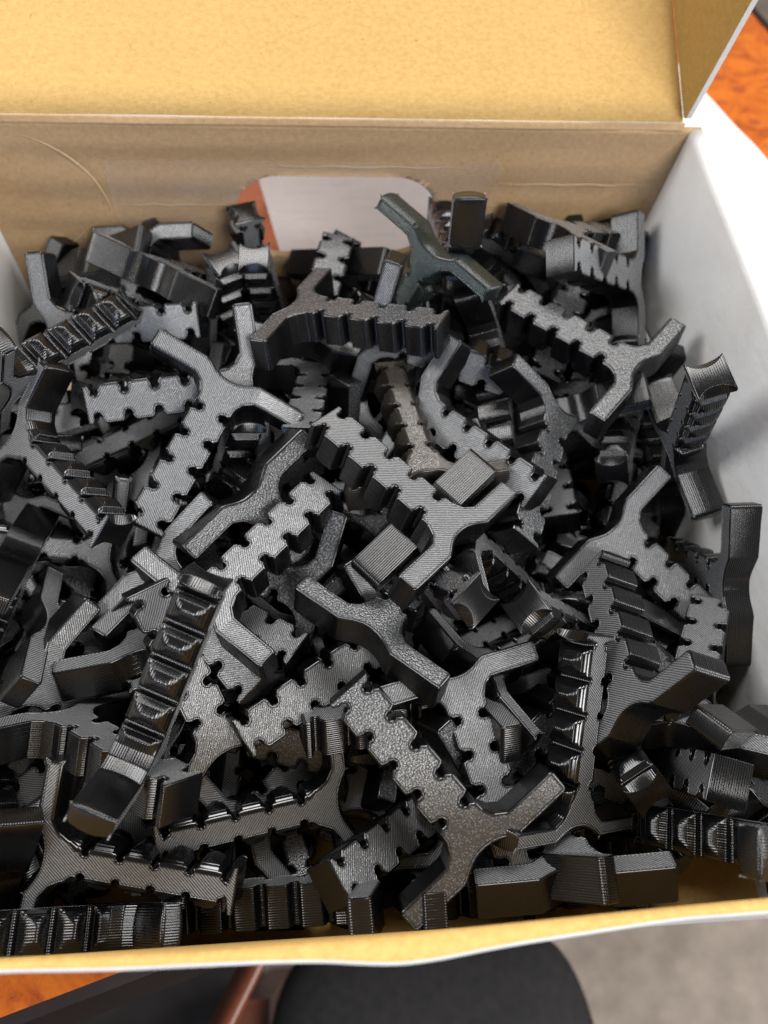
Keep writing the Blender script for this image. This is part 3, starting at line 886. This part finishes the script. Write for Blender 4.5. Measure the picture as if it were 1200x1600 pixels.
# ------------------------------------------------------------------ the clips
CLIPS = [
    ('flat', 'black', 0, 'black clip on edge, lined outer face up, highest at the back left of the box',
     [81.35, 258.33, 46.53, -0.7879, 0.2651, -0.4538]),
    ('flat', 'black', 0, 'dark clip behind the big edge-on clip at back left, its underside in shade',
     [59.67, 268.01, 32.88, 4.2766, 0.973, 1.9359]),
    ('flat', 'black', 0, 'clip showing one speckled grey arm upright beside the left wall at the back',
     [57.53, 222.28, 57.43, 0.6742, 0.4931, -1.4679]),
    ('flat', 'black', 0, 'grey forked clip against the left wall, one arm running out past the photo edge',
     [32.22, 254.37, 20.71, -1.3167, -1.1372, 3.5264]),
    ('round', 'black', 0, 'round-flanked clip with lens-shaped ribs under the big edge-on clip at back left',
     [70.69, 235.91, 46.55, 0.3592, 3.8686, 7.4695]),
    ('round', 'black', 0, 'clip with a row of shiny rounded teeth rising toward the back from the left edge',
     [43.48, 194.51, 75.51, 0.5646, 1.898, -0.6655]),
    ('round', 'black', 0, 'clip with a level ribbed stem just left of the upper-left silvery Y',
     [73.85, 204.77, 39.09, 1.43, -0.0103, 1.6322]),
    ('round', 'black', 0, 'clip at the left edge with bright scalloped flank and one arm pointing up right',
     [47.56, 150.59, 62.32, 0.8825, 0.1531, -2.2666]),
    ('flat', 'black', 0, 'silvery line-printed Y clip lying flat at upper left, stem pointing down left',
     [96.06, 160.92, 65.23, -0.6177, 0.5942, -3.4825]),
    ('flat', 'black', 0, 'silvery line-printed Y clip at the centre of the heap, stem pointing up left',
     [168.41, 127.97, 78.89, -0.3383, 2.4346, 6.678]),
    ('flat', 'black', 1, 'clip whose bluish speckled arms run diagonally left of the centre, stem mostly covered',
     [128.32, 127.53, 48.29, 0.4537, -1.4727, 3.6091]),
    ('flat', 'black', 0, 'pale speckled Y clip left of centre, stem up right, arms reaching the ribbed upright stem',
     [118.81, 111.75, 64.09, 0.4818, 0.5708, 5.4851]),
    ('round', 'black', 0, 'clip on its flank with a tall stem of lens-shaped ribs, left of centre',
     [94.72, 63.0, 83.19, 0.8806, 1.4911, 0.1852]),
    ('flat', 'black', 0, 'clip showing only its notched stem end beneath an arm of the left-centre Y',
     [101.14, 103.26, 39.81, 0.289, 0.5121, 4.0749]),
    ('flat', 'black', 1, 'brownish speckled clip with thick lined outer side facing the front, below the centre',
     [171.96, 101.51, 52.83, -2.6538, -0.1981, -6.5387]),
    ('flat', 'black', 1, 'dim grey clip whose one arm stands upright right of the left-centre Y stem',
     [116.28, 116.65, 43.99, 0.3168, -0.4156, 1.1955]),
    ('flat', 'black', 0, 'clip seen on its finely striped outer face, crossed over by the central silvery Y',
     [177.71, 124.62, 47.81, -1.418, -0.6172, 0.5375]),
    ('flat', 'black', 1, 'largest pale speckled Y clip at the front, arms spread above the front rim',
     [171.8, 37.85, 62.79, 0.3525, -0.1305, 0.6702]),
    ('flat', 'black', 0, 'pale clip with flared stem end and scratch marks, left of the large front Y',
     [143.65, 78.4, 43.25, 0.5455, -0.2224, 2.1005]),
    ('flat', 'black', 0, 'clip showing a small standing notched stub beside the flared stem end',
     [170.23, 63.76, 38.65, -0.636, 0.7541, 1.6592]),
    ('round', 'black', 0, 'shaded clip with a level row of scalloped teeth below the pale front-left arm',
     [121.6, 34.95, 26.73, 2.2912, -0.6627, 7.6938]),
    ('round', 'black', 0, 'dark Y clip at the front left corner, stem level to the right, bright scalloped teeth',
     [77.02, 21.51, 37.91, -0.9067, -0.6054, 4.3436]),
    ('flat', 'black', 0, 'silvery line-printed Y clip at right, one arm up, stem pointing down right',
     [268.4, 114.07, 38.7, 0.1924, 0.4804, -2.3322]),
    ('flat', 'black', 0, 'black clip standing on edge against the right wall, smooth lined outer face up',
     [295.85, 116.37, 32.61, 1.9337, 3.6517, -1.6538]),
    ('flat', 'black', 1, 'pale speckled Y clip at back right, stem pointing up left, arm near the white wall',
     [247.58, 200.25, 67.94, -0.0471, -0.0702, 0.8097]),
    ('flat', 'black', 0, 'clip showing one tilted dark lined arm end just right of the back-right pale Y',
     [250.16, 211.75, 10.6, 1.1322, -3.23, 0.0379]),
    ('flat', 'black', 1, 'grey Y clip right of centre, stem pointing down with blue-black teeth on its left flank',
     [224.24, 154.78, 56.35, 0.9288, -0.1655, 2.6168]),
    ('flat', 'black', 0, 'clip with a dark flared stem end poking out under the downward stem Y',
     [241.96, 175.86, 23.18, -0.5091, 0.3238, 3.0374]),
    ('flat', 'black', 1, 'clip at upper centre with a level toothed stem pointing right above deep square channels',
     [154.77, 205.51, 77.0, 0.2269, 0.8684, 4.1737]),
    ('flat', 'black', 1, 'clip with a notched stem standing toward the hand hole, behind the level toothed clip',
     [142.8, 234.8, 54.97, -0.0064, 0.0496, -0.2334]),
    ('round', 'green', 0, 'green-grey clip perched highest at the back centre in front of the hand hole',
     [179.82, 228.25, 67.32, -0.402, -1.2551, 1.9836]),
    ('round', 'black', 0, 'clip with a steep ribbed stem rising right behind the green-grey clip',
     [199.56, 252.42, 72.59, -0.2672, -1.5469, 0.2744]),
    ('flat', 'black', 0, 'clip seen on its thin forked edge, behind and right of the green-grey clip',
     [228.81, 251.49, 40.1, -1.0716, -0.4951, -3.0849]),
    ('flat', 'black', 0, 'clip with smooth dark outer face up, highest at the back right near the kraft wall',
     [264.42, 264.9, 62.96, -0.5206, -0.053, -1.0393]),
    ('flat', 'black', 1, 'clip whose thin edge shows bright beaded perimeter under the smooth back-right block',
     [250.17, 233.43, 48.4, 0.1861, -0.1375, 2.7258]),
    ('flat', 'black', 0, 'clip with one arm standing upright in the back right corner beside the white wall',
     [263.7, 239.83, 69.16, 1.0082, 0.1828, 1.6619]),
    ('round', 'black', 0, 'clip leaning on the right wall with a ribbed stem pointing up to a flat end',
     [277.11, 155.48, 78.91, 1.6099, -1.2138, -1.0358]),
    ('flat', 'black', 0, 'clip standing in shadow by the right wall below the leaning ribbed stem',
     [293.53, 177.31, 21.39, -0.2968, -1.7906, 0.1957]),
    ('round', 'black', 0, 'clip showing its square curved end face above the small patch of bare cardboard',
     [271.54, 183.53, 35.95, -2.0916, -0.1359, -3.0658]),
    ('round', 'black', 0, 'clip showing a blue-lit curved stem end right below the central silvery Y',
     [171.56, 106.82, 62.4, 2.2704, 0.8551, 0.5088]),
    ('round', 'black', 0, 'clip with striped end face and fine ribs, right of the blue-lit end face',
     [229.93, 90.88, 43.49, 0.3847, 1.0213, 1.6842]),
    ('round', 'black', 0, 'clip with an upright toothed stem and spread arms, right of the large front Y',
     [220.39, 46.84, 54.25, 4.3251, 5.5634, -0.2565]),
    ('round', 'black', 0, 'round-flanked clip with lens ribs slanting down right of the upright toothed stem',
     [239.53, 57.75, 33.62, 1.2279, 0.9818, 2.3492]),
    ('flat', 'black', 0, 'black clip in shade with ledged teeth and an arm toward the right wall',
     [241.97, 76.27, 62.04, 1.3409, 4.8546, -0.4732]),
    ('flat', 'black', 0, 'clip with a white glinting beaded arm, between right silvery Y and black ledged clip',
     [243.46, 92.2, 14.93, 0.4132, 0.4739, -3.6927]),
    ('flat', 'black', 0, 'clip whose speckled arm runs out past the right edge of the photo',
     [268.01, 67.58, 50.37, -0.4181, -0.3495, -0.4838]),
    ('round', 'black', 0, 'clip showing a small curved stem end tucked under the black ledged clip',
     [248.93, 86.01, 44.88, -3.7132, -0.4191, -0.0613]),
    ('flat', 'black', 0, 'clip with a black flat stem and lined end face near the lower right wall',
     [263.05, 42.65, 34.07, -1.9386, 2.0068, 2.6224]),
    ('round', 'black', 0, 'clip with a rough topped row of teeth above the bare floor at lower right',
     [263.28, 15.72, 65.31, 4.5608, -1.5101, -0.8644]),
    ('flat', 'black', 0, 'clip showing two square teeth beside the bare floor at the lower right',
     [266.5, 34.31, 45.02, -2.1279, 0.2307, 0.8575]),
    ('flat', 'black', 0, 'clip on edge, smooth lined face up, right of the large front Y near the rim',
     [222.01, 14.13, 27.06, -1.317, -0.6143, -0.7389]),
    ('flat', 'black', 0, 'black clip standing on edge at the front right, next to the bare floor',
     [216.9, 24.49, 34.82, 5.3756, 0.9751, 0.248]),
    ('flat', 'black', 0, 'clip along the front rim with vertical channels, under the large front Y',
     [192.75, 7.98, 25.36, -1.1071, -0.9861, -1.2089]),
    ('flat', 'black', 0, 'clip along the front rim with square vertical channels, left of the large front Y',
     [132.29, 8.53, 27.32, 2.7395, -2.0552, -2.8092]),
    ('round', 'black', 0, 'clip along the front rim at far left with curved ribs and one smooth dark arm',
     [57.94, 4.18, 40.06, 1.1778, -2.5013, -2.591]),
    ('flat', 'black', 0, 'tilted clip with striped flank and speckled face, left of the large front Y',
     [166.73, 28.78, 23.27, -0.99, -1.0135, -3.8661]),
    ('flat', 'black', 0, 'clip at the left edge on its outer face with a bright striped band',
     [23.1, 108.97, 36.34, 2.4553, -1.6274, 1.8445]),
    ('flat', 'black', 0, 'clip at the left edge below the striped block, edge beaded and side smooth',
     [58.19, 90.98, 26.8, -1.0433, 0.1682, -1.5006]),
    ('round', 'black', 0, 'shaded Y clip at left whose arm stands up between scalloped flank and silvery Y',
     [36.91, 135.37, 33.07, 0.6506, -0.2336, 1.4286]),
    ('flat', 'black', 0, 'pale clip whose two long arms cross under the bluish arms at left',
     [98.29, 99.61, 51.99, 0.5567, 0.0812, -2.4131]),
    ('flat', 'black', 0, 'clip with a rounded pale arm pointing left, under the tall lens-ribbed stem',
     [77.42, 103.75, 30.08, -0.5758, -0.0272, 0.1672]),
    ('flat', 'black', 0, 'pale clip with one arm pointing down left and stem rising under the tall ribbed stem',
     [96.82, 74.26, 47.12, 0.5617, 0.2692, 0.4764]),
    ('flat', 'black', 0, 'dim line-printed clip at left with a notched stem running right below the rounded arm',
     [54.96, 73.31, 27.4, -0.427, 0.9169, -2.0298]),
    ('flat', 'black', 0, 'clip on its flank at lower left with an arched fillet and striped teeth',
     [71.32, 52.39, 52.78, 1.1046, 1.603, 3.3011]),
    ('flat', 'black', 0, 'black smooth-sided clip at the left edge just behind the front-left dark Y',
     [29.96, 36.1, 23.48, -0.7405, 2.0168, -0.2939]),
    ('flat', 'black', 1, 'grey lined clip tucked behind the large front Y, arm pointing up left',
     [208.85, 54.43, 32.88, 0.2613, 0.674, -0.8831]),
    ('round', 'black', 0, 'clip with a deep curved lined arm right of the thick-sided brownish Y',
     [210.28, 84.71, 29.53, -0.5575, 0.2189, -0.9711]),
    ('round', 'brown', 0, 'clip with brown-lit narrow face and bulging ribs above the central silvery Y',
     [175.91, 161.33, 63.19, -0.2078, 0.0444, 0.1471]),
    ('flat', 'black', 0, 'dull grey forked clip under the level toothed clip',
     [138.4, 194.1, 43.82, -0.0441, 0.7439, 2.9445]),
    ('flat', 'black', 0, 'clip seen on its thin forked edge behind the central silvery Y stem',
     [140.72, 200.05, 14.09, -0.0014, 0.7206, -4.4634]),
    ('flat', 'black', 0, 'clip showing a small upright arm tip above the end of the central silvery Y',
     [132.46, 169.01, 36.25, -1.9576, 1.2494, 1.6482]),
    ('flat', 'black', 0, 'clip showing a bright striped arm tip behind the fork of the upper-left silvery Y',
     [115.98, 191.7, 31.83, 0.84, 0.0352, -1.8552]),
    ('flat', 'black', 0, 'clip with a blue beaded arm standing up behind the upper-left silvery Y',
     [92.14, 184.39, 63.1, 0.6495, -0.5201, 1.6376]),
    ('round', 'black', 0, 'clip with curved stem end standing left of the hand hole, nearest the kraft wall',
     [110.32, 272.1, 32.23, 1.4798, 0.3218, 0.2509]),
    ('round', 'black', 0, 'left one of two side-by-side curved stem ends at the back, below the kraft wall',
     [98.94, 242.83, 37.45, 1.0209, 1.7253, 1.6202]),
    ('round', 'black', 0, 'right one of two curved stem ends side by side at the back, ribs below it',
     [119.53, 250.62, 38.17, 1.3095, 1.0156, 1.3594]),
    ('flat', 'black', 0, 'clip whose speckled arms lie level behind the big edge-on clip near the kraft wall',
     [64.68, 250.26, 47.04, -0.7021, -0.6151, 2.6806]),
    ('flat', 'black', 0, 'clip showing a pale smooth grey block below the orange slit of the hand hole',
     [167.08, 271.94, 29.54, -1.0997, -0.1664, -0.8087]),
    ('flat', 'black', 0, 'black wedge-like clip between the notched back stem and the green-grey clip',
     [187.6, 202.83, 65.22, 1.0165, 0.876, -1.7293]),
    ('flat', 'black', 0, 'clip with a dark arm above a column of teeth, left of the downward stem Y',
     [213.42, 195.88, 51.57, -1.6867, 0.109, -2.5951]),
    ('flat', 'black', 0, 'clip showing a shaded lined block behind the fork of the downward stem Y',
     [253.22, 181.12, 32.64, 4.5284, 1.032, 0.9614]),
    ('flat', 'black', 0, 'clip with a slanting beaded arm just above the right striped block',
     [189.65, 141.93, 35.35, 0.8641, 0.3186, -2.7513]),
    ('flat', 'black', 0, 'dull grey clip with a curved arm right of the brown-lit ribbed stem',
     [196.84, 161.8, 60.58, 0.8718, 0.0977, -2.2678]),
    ('round', 'black', 0, 'clip with a crinkled bright narrow stem between the central Y and the downward Y',
     [203.05, 115.93, 45.91, -0.8927, 0.5491, -1.4794]),
    ('round', 'black', 0, 'clip with a steep ribbed stem under the right arm of the upper-left silvery Y',
     [103.37, 167.98, 28.56, -2.641, 2.2287, 2.9243]),
    ('flat', 'black', 0, 'black speckled arm of a clip left of the upright toothed stem',
     [190.18, 48.87, 48.14, -0.0991, 0.1633, -2.8743]),
    ('flat', 'black', 0, 'clip with a low beaded arm just under the black lined arm beside the toothed stem',
     [202.01, 48.25, 21.04, -0.5602, 0.4348, 3.1929]),
]
for kind, colour, flip, label, pose in CLIPS:
    clip(kind, colour, pose, label, flip=bool(flip))
FILL = [
    ([58.62, 261.44, 18.51, -12.7907, -4.4681, -6.4136], 'black clip buried between the lens-ribbed clip and the thin back arms'),
    ([37.47, 266.12, 9.77, 0.8833, 0.6598, 4.9717], 'black clip buried between the short upright arm and the left-wall forked clip'),
    ([33.72, 210.86, 23.94, 5.6079, -1.43, -2.833], 'black clip buried between the shiny bead-row clip and the scalloped left clip'),
    ([27.61, 154.38, 20.93, 1.3636, 0.6194, -2.8837], 'black clip buried between the left cupped Y and the scalloped left clip'),
    ([154.45, 245.31, 18.57, 0.0191, -3.15, -0.4372], 'black clip buried between the level toothed clip and the back notched stem'),
    ([104.54, 29.05, 9.1, 2.3731, 5.071, -3.0414], 'black clip buried between the shaded scalloped row and the front-middle channels'),
    ([165.51, 230.6, 24.88, 0.4904, -0.5626, -2.3893], 'black clip buried between the level toothed clip and the black wedge'),
    ([108.34, 131.85, 9.28, -0.2322, 0.0183, 2.1797], 'black clip buried between the big left-centre Y and the dim upright arm'),
    ([125.21, 264.24, 7.87, -0.0244, -0.003, -1.164], 'black clip buried between the right twin end and the back notched stem'),
    ([207.33, 49.64, 6.4, -4.7392, 2.3431, -3.391], 'black clip buried between the low beaded arm and the tucked grey Y'),
    ([143.39, 71.94, 23.41, -2.1982, 2.8438, 0.3839], 'black clip buried between the flared-end stem and the small standing stub'),
    ([134.79, 100.67, 13.3, -0.2122, -0.0429, 0.2183], 'black clip buried between the flared-end stem and the dim upright arm'),
    ([272.97, 155.2, 10.41, 0.4174, 3.2465, -0.0096], 'black clip buried between the right silvery Y and the shadowed wall block'),
    ([49.05, 109.16, 14.27, -2.9509, -0.4744, 0.7006], 'black clip buried between the left beaded edge and the rounded pale arm'),
    ([261.58, 248.18, 12.31, -3.0478, 5.0291, 3.1882], 'black clip buried between the back-right pale Y and the bright-beaded edge'),
    ([210.45, 251.19, 31.45, -4.2768, 2.4473, 4.7456], 'black clip buried between the thin forked edge and the black wedge'),
    ([74.49, 34.74, 14.72, 0.8431, -1.2266, 9.9719], 'black clip buried between the front-left dark Y and the arched flank clip'),
    ([171.57, 99.82, 6.82, -0.0608, 0.0669, 4.6202], 'black clip buried between the thick-sided brownish Y and the flared-end stem'),
    ([71.54, 206.34, 21.0, -0.3152, -1.1104, 0.3181], 'black clip buried between the level ribbed stem and the upper-left silvery Y'),
    ([41.72, 84.7, 17.72, 3.3335, -0.535, 0.0589], 'black clip buried between the dim lined stem and the left beaded edge'),
    ([209.51, 211.61, 22.92, -12.4606, -11.2035, -18.9138], 'black clip buried between the dark toothed column and the dull curved arm'),
    ([36.73, 188.42, 8.16, 1.7377, -2.6674, 0.0629], 'black clip buried between the scalloped left clip and the left cupped Y'),
    ([124.76, 61.45, 20.05, 2.1252, -2.8274, -0.644], 'black clip buried between the shaded scalloped row and the flared-end stem'),
    ([131.75, 136.8, 23.82, 0.9214, -0.1151, -3.3821], 'black clip buried between the bluish diagonal arms and the dim upright arm'),
    ([177.58, 18.75, 9.1, 0.0348, -0.0966, -1.9667], 'black clip buried between the tilted slab clip and the front-right channels'),
    ([211.95, 144.48, 15.27, 0.0255, -0.1124, 2.3429], 'black clip buried between the crinkled bright stem and the slanting beaded arm'),
    ([101.78, 218.9, 20.97, 2.8556, -0.9327, 0.5303], 'black clip buried between the blue-beaded arm and the bright striped tip'),
    ([37.2, 168.79, 15.9, -2.2623, 1.5605, 0.1234], 'black clip buried between the scalloped left clip and the level ribbed stem'),
    ([271.47, 261.84, 24.52, -1.1456, -2.2458, 0.5473], 'black clip buried between the bright-beaded edge and the corner upright arm'),
    ([165.64, 85.12, 27.95, -2.6983, 0.2815, 1.3762], 'black clip buried between the thick-sided brownish Y and the small standing stub'),
    ([66.97, 55.09, 12.39, -2.463, -2.2335, -0.3013], 'black clip buried between the arched flank clip and the dim lined stem'),
    ([35.75, 214.75, 12.81, -1.2582, 3.1956, -0.5826], 'black clip buried between the scalloped left clip and the shiny bead-row clip'),
    ([57.37, 156.63, 24.4, -0.5126, -0.3391, 1.5365], 'black clip buried between the left cupped Y and the upper-left silvery Y'),
    ([121.04, 51.74, 6.48, -0.0345, 0.0092, -2.8369], 'black clip buried between the shaded scalloped row and the front-left pale arm'),
    ([276.26, 44.39, 35.62, -3.2649, -0.5718, 1.0183], 'black clip buried between the two-tooth chunk and the black flat stem'),
    ([14.66, 49.52, 29.99, 0.2111, -2.0442, 0.0702], 'black clip buried between the lower-left black block and the dim lined stem'),
    ([164.96, 165.33, 10.98, 1.5958, 2.722, -0.229], 'black clip buried between the central silvery Y and the two striped blocks'),
    ([86.14, 158.56, 26.16, -1.5309, -0.0969, 2.6398], 'black clip buried between the ribbed stem under Y and the upper-left silvery Y'),
    ([220.74, 135.43, 18.37, -0.9466, -1.7368, -0.1064], 'black clip buried between the crinkled bright stem and the two striped blocks'),
    ([279.51, 237.2, 17.78, -0.1515, 0.9234, -0.456], 'black clip buried between the back-right pale Y and the square end face'),
    ([147.82, 134.51, 22.21, -0.343, -0.5357, 0.824], 'black clip buried between the blue-lit end face and the bluish diagonal arms'),
    ([168.57, 144.44, 33.19, -0.8964, -2.5675, 0.471], 'black clip buried between the central silvery Y and the blue-lit end face'),
    ([270.04, 87.26, 14.58, -0.8746, -3.2164, -6.2103], 'black clip buried between the black ledged clip and the small tucked end'),
    ([183.62, 237.59, 34.28, -2.949, 2.7332, -0.2966], 'black clip buried between the black wedge and the green-grey clip'),
    ([216.45, 265.41, 25.58, -3.2481, -1.2693, -3.731], 'black clip buried between the thin forked edge and the steep ribbed stem'),
    ([19.92, 137.66, 22.78, 3.4508, -0.8188, 0.5476], 'black clip buried between the left cupped Y and the left-edge striped block'),
    ([249.62, 48.05, 12.9, -3.1457, 1.3152, 0.1893], 'black clip buried between the lens-ribbed barrel and the upright toothed stem'),
    ([197.13, 163.48, 19.5, 0.5935, -0.1237, -0.4071], 'black clip buried between the slanting beaded arm and the central silvery Y'),
    ([285.4, 235.61, 31.3, 0.0129, -1.1954, -0.151], 'black clip buried between the back-right pale Y and the corner upright arm'),
    ([229.32, 176.58, 24.35, -0.3422, 2.9019, 1.4301], 'black clip buried between the downward stem Y and the dark horned end'),
    ([55.34, 280.07, 19.18, 0.9966, -1.5048, 1.4766], 'black clip buried between the thin back arms and the back-left dark clip'),
    ([193.8, 254.42, 25.66, -0.0019, -1.3927, -2.7433], 'black clip buried between the black wedge and the pale grey block'),
    ([165.1, 211.17, 10.62, 2.4486, 1.744, -0.5473], 'black clip buried between the thin edge fork and the dull fork behind'),
    ([164.83, 120.55, 20.19, 0.3655, -0.2482, 2.8984], 'black clip buried between the blue-lit end face and the thick-sided brownish Y'),
    ([32.26, 227.42, 17.68, -2.9693, 1.921, 0.5026], 'black clip buried between the shiny bead-row clip and the short upright arm'),
    ([74.37, 24.21, 23.55, 0.3124, 0.2147, -1.8172], 'black clip buried between the front-left dark Y and the front-left channels'),
    ([37.42, 45.65, 13.93, 0.3037, -0.18, -1.0423], 'black clip buried between the lower-left black block and the arched flank clip'),
    ([214.77, 101.99, 16.15, -3.0457, 1.7214, 0.4088], 'black clip buried between the deep-curved arm and the striped end stem'),
    ([7.49, 48.99, 19.35, 0.9325, 4.4964, -0.8491], 'black clip buried between the lower-left black block and the front-left channels'),
    ([270.35, 32.83, 20.43, 2.4646, -2.629, 0.3369], 'black clip buried between the two-tooth chunk and the lower-right tooth row'),
    ([154.5, 59.29, 7.93, 0.2151, 3.3156, -0.1187], 'black clip buried between the small standing stub and the tilted slab clip'),
    ([186.5, 42.22, 19.3, 2.3746, -5.2926, -2.4957], 'black clip buried between the large front Y and the tilted slab clip'),
    ([34.96, 21.2, 18.8, 2.8931, 3.3907, 1.5653], 'black clip buried between the lower-left black block and the front-left dark Y'),
    ([139.88, 258.69, 25.22, 5.746, 0.8219, -4.1086], 'black clip buried between the back notched stem and the level toothed clip'),
    ([19.45, 111.07, 19.82, 2.5342, 0.1154, 2.8937], 'black clip buried between the left-edge striped block and the left cupped Y'),
    ([194.54, 67.24, 8.62, -0.3383, 0.1651, -3.2156], 'black clip buried between the black lined arm and the small standing stub'),
    ([262.98, 278.26, 21.59, -1.394, 1.1043, 0.8642], 'black clip buried between the bright-beaded edge and the back-right smooth block'),
    ([108.73, 99.13, 19.32, 0.4335, 0.2303, 0.538], 'black clip buried between the notched end piece and the front-left pale arm'),
    ([133.46, 186.29, 13.72, 2.2563, 2.3455, -0.3272], 'black clip buried between the small upright tip and the thin edge fork'),
    ([238.14, 264.49, 19.18, -0.46, 0.3494, 1.038], 'black clip buried between the thin forked edge and the bright-beaded edge'),
    ([258.06, 237.33, 24.64, -0.7733, 0.9848, -3.9231], 'black clip buried between the back-right pale Y and the tilted grey block'),
    ([249.61, 104.61, 6.12, -0.784, 3.0534, -0.0001], 'black clip buried between the white-glint arm and the striped end stem'),
    ([63.83, 122.27, 14.87, -2.7149, 0.0675, -0.9672], 'black clip buried between the rounded pale arm and the long crossing arms'),
    ([52.14, 118.78, 5.72, 0.0006, 0.0043, 1.7329], 'black clip buried between the rounded pale arm and the left beaded edge'),
    ([196.35, 221.59, 20.31, 1.5614, -2.1487, -0.7248], 'black clip buried between the black wedge and the dark toothed column'),
    ([93.93, 103.7, 23.61, 0.5545, -2.9738, 0.6991], 'black clip buried between the notched end piece and the long crossing arms'),
    ([208.78, 153.43, 31.85, 0.2473, 1.1164, -0.1961], 'black clip buried between the slanting beaded arm and the crinkled bright stem'),
    ([8.17, 89.89, 39.18, 1.975, -0.4431, -2.0573], 'black clip buried between the left-edge striped block and the dim lined stem'),
    ([143.13, 225.37, 23.27, -2.3192, 1.5322, -1.8968], 'black clip buried between the dull fork behind and the level toothed clip'),
    ([56.11, 174.45, 36.74, 0.417, 0.0596, -1.2008], 'black clip buried between the scalloped left clip and the upper-left silvery Y'),
    ([276.68, 61.92, 6.95, 0.6938, -0.3052, -6.6762], 'black clip buried between the black flat stem and the right-edge arm'),
    ([266.87, 228.42, 5.78, -0.3863, -3.1188, -0.0003], 'black clip buried between the tilted grey block and the shaded lined block'),
    ([193.01, 189.37, 8.4, -1.8686, 2.6195, -0.2033], 'black clip buried between the dull curved arm and the brown-lit ribbed stem'),
    ([75.99, 42.0, 5.94, -2.9639, 1.0391, 0.0189], 'black clip buried between the front-left dark Y and the tall lens-ribbed stem'),
    ([278.62, 60.04, 23.82, 0.868, -0.26, 3.4285], 'black clip buried between the right-edge arm and the black flat stem'),
    ([240.17, 211.74, 29.12, -1.7312, -1.6362, -0.8441], 'black clip buried between the dark toothed column and the tilted grey block'),
    ([186.46, 104.15, 21.65, 0.5763, -0.1251, 2.6804], 'black clip buried between the thick-sided brownish Y and the blue-lit end face'),
    ([145.82, 108.99, 19.17, -1.0954, -2.7406, 0.6174], 'black clip buried between the flared-end stem and the thick-sided brownish Y'),
    ([125.71, 48.91, 13.57, 0.0091, 0.5196, -0.7749], 'black clip buried between the shaded scalloped row and the tilted slab clip'),
    ([261.32, 139.96, 18.19, -0.454, -2.9375, -0.3715], 'black clip buried between the right silvery Y and the striped end stem'),
    ([119.16, 91.21, 19.99, -0.4507, 0.0451, -0.0606], 'black clip buried between the flared-end stem and the front-left pale arm'),
    ([261.89, 219.58, 24.92, 3.6745, 0.7135, -0.3297], 'black clip buried between the back-right pale Y and the shaded lined block'),
    ([28.9, 201.21, 13.9, -0.7063, -0.1991, -1.6357], 'black clip buried between the scalloped left clip and the left-wall forked clip'),
    ([249.67, 274.03, 38.36, 1.2195, -2.9371, -2.6775], 'black clip buried between the bright-beaded edge and the thin forked edge'),
    ([119.17, 175.72, 5.55, -2.6084, -1.7206, 0.0012], 'black clip buried between the ribbed stem under Y and the small upright tip'),
    ([103.54, 80.17, 20.36, -2.2606, -1.8051, 0.3727], 'black clip buried between the front-left pale arm and the tall lens-ribbed stem'),
    ([269.43, 250.7, 20.26, -2.2409, 2.1843, -0.3971], 'black clip buried between the back-right pale Y and the back-right smooth block'),
    ([180.15, 223.09, 21.43, 1.6074, 5.0448, -0.6996], 'black clip buried between the black wedge and the brown-lit ribbed stem'),
    ([59.88, 247.72, 25.69, 8.8378, 4.2194, 0.193], 'black clip buried between the lens-ribbed clip and the short upright arm'),
    ([222.73, 229.96, 17.51, -4.9182, -0.978, 3.1398], 'black clip buried between the dark toothed column and the black wedge'),
    ([55.78, 148.52, 6.08, 0.0133, 0.0069, -0.8958], 'black clip buried between the left cupped Y and the rounded pale arm'),
    ([172.17, 48.17, 19.91, -3.6, -0.9822, -0.3331], 'black clip buried between the large front Y and the small standing stub'),
    ([278.77, 140.48, 6.18, 0.0188, -0.0021, -0.3979], 'black clip buried between the right silvery Y and the small tucked end'),
    ([241.5, 170.54, 12.22, 2.8479, 1.0711, -0.6644], 'black clip buried between the downward stem Y and the shaded lined block'),
    ([241.18, 280.08, 27.06, -13.0117, 11.5756, 11.5427], 'black clip buried between the thin forked edge and the back-right smooth block'),
    ([118.25, 140.09, 26.82, -1.1437, -0.3108, -3.4501], 'black clip buried between the bluish diagonal arms and the big left-centre Y'),
    ([248.67, 39.55, 26.72, 0.8578, 0.3503, -1.8469], 'black clip buried between the black flat stem and the upright toothed stem'),
    ([166.09, 264.77, 11.75, 0.2152, 0.1616, 1.2544], 'black clip buried between the level toothed clip and the pale grey block'),
    ([228.77, 33.84, 10.89, -0.0495, 0.1431, -0.2886], 'black clip buried between the front corner block and the front smooth block'),
    ([32.42, 94.46, 22.41, 0.2857, -0.3125, 2.7306], 'black clip buried between the left beaded edge and the left-edge striped block'),
]
for i, (pose, lab) in enumerate(FILL):
    clip('round' if i % 2 else 'flat', 'black', pose, lab, group='black clips buried low in the heap', flip=bool(i % 3 == 0))
sc_ = slab('cardboard_scrap', [(38, 186, 62), (47, 187, 62), (47, 190, 62.4), (38, 189, 62.4)], 0.6, [SCRAP, SCRAP], (0, 0, -1))
tag(sc_, 'tiny pale torn cardboard scrap lying on the clips at the left edge', 'scrap')
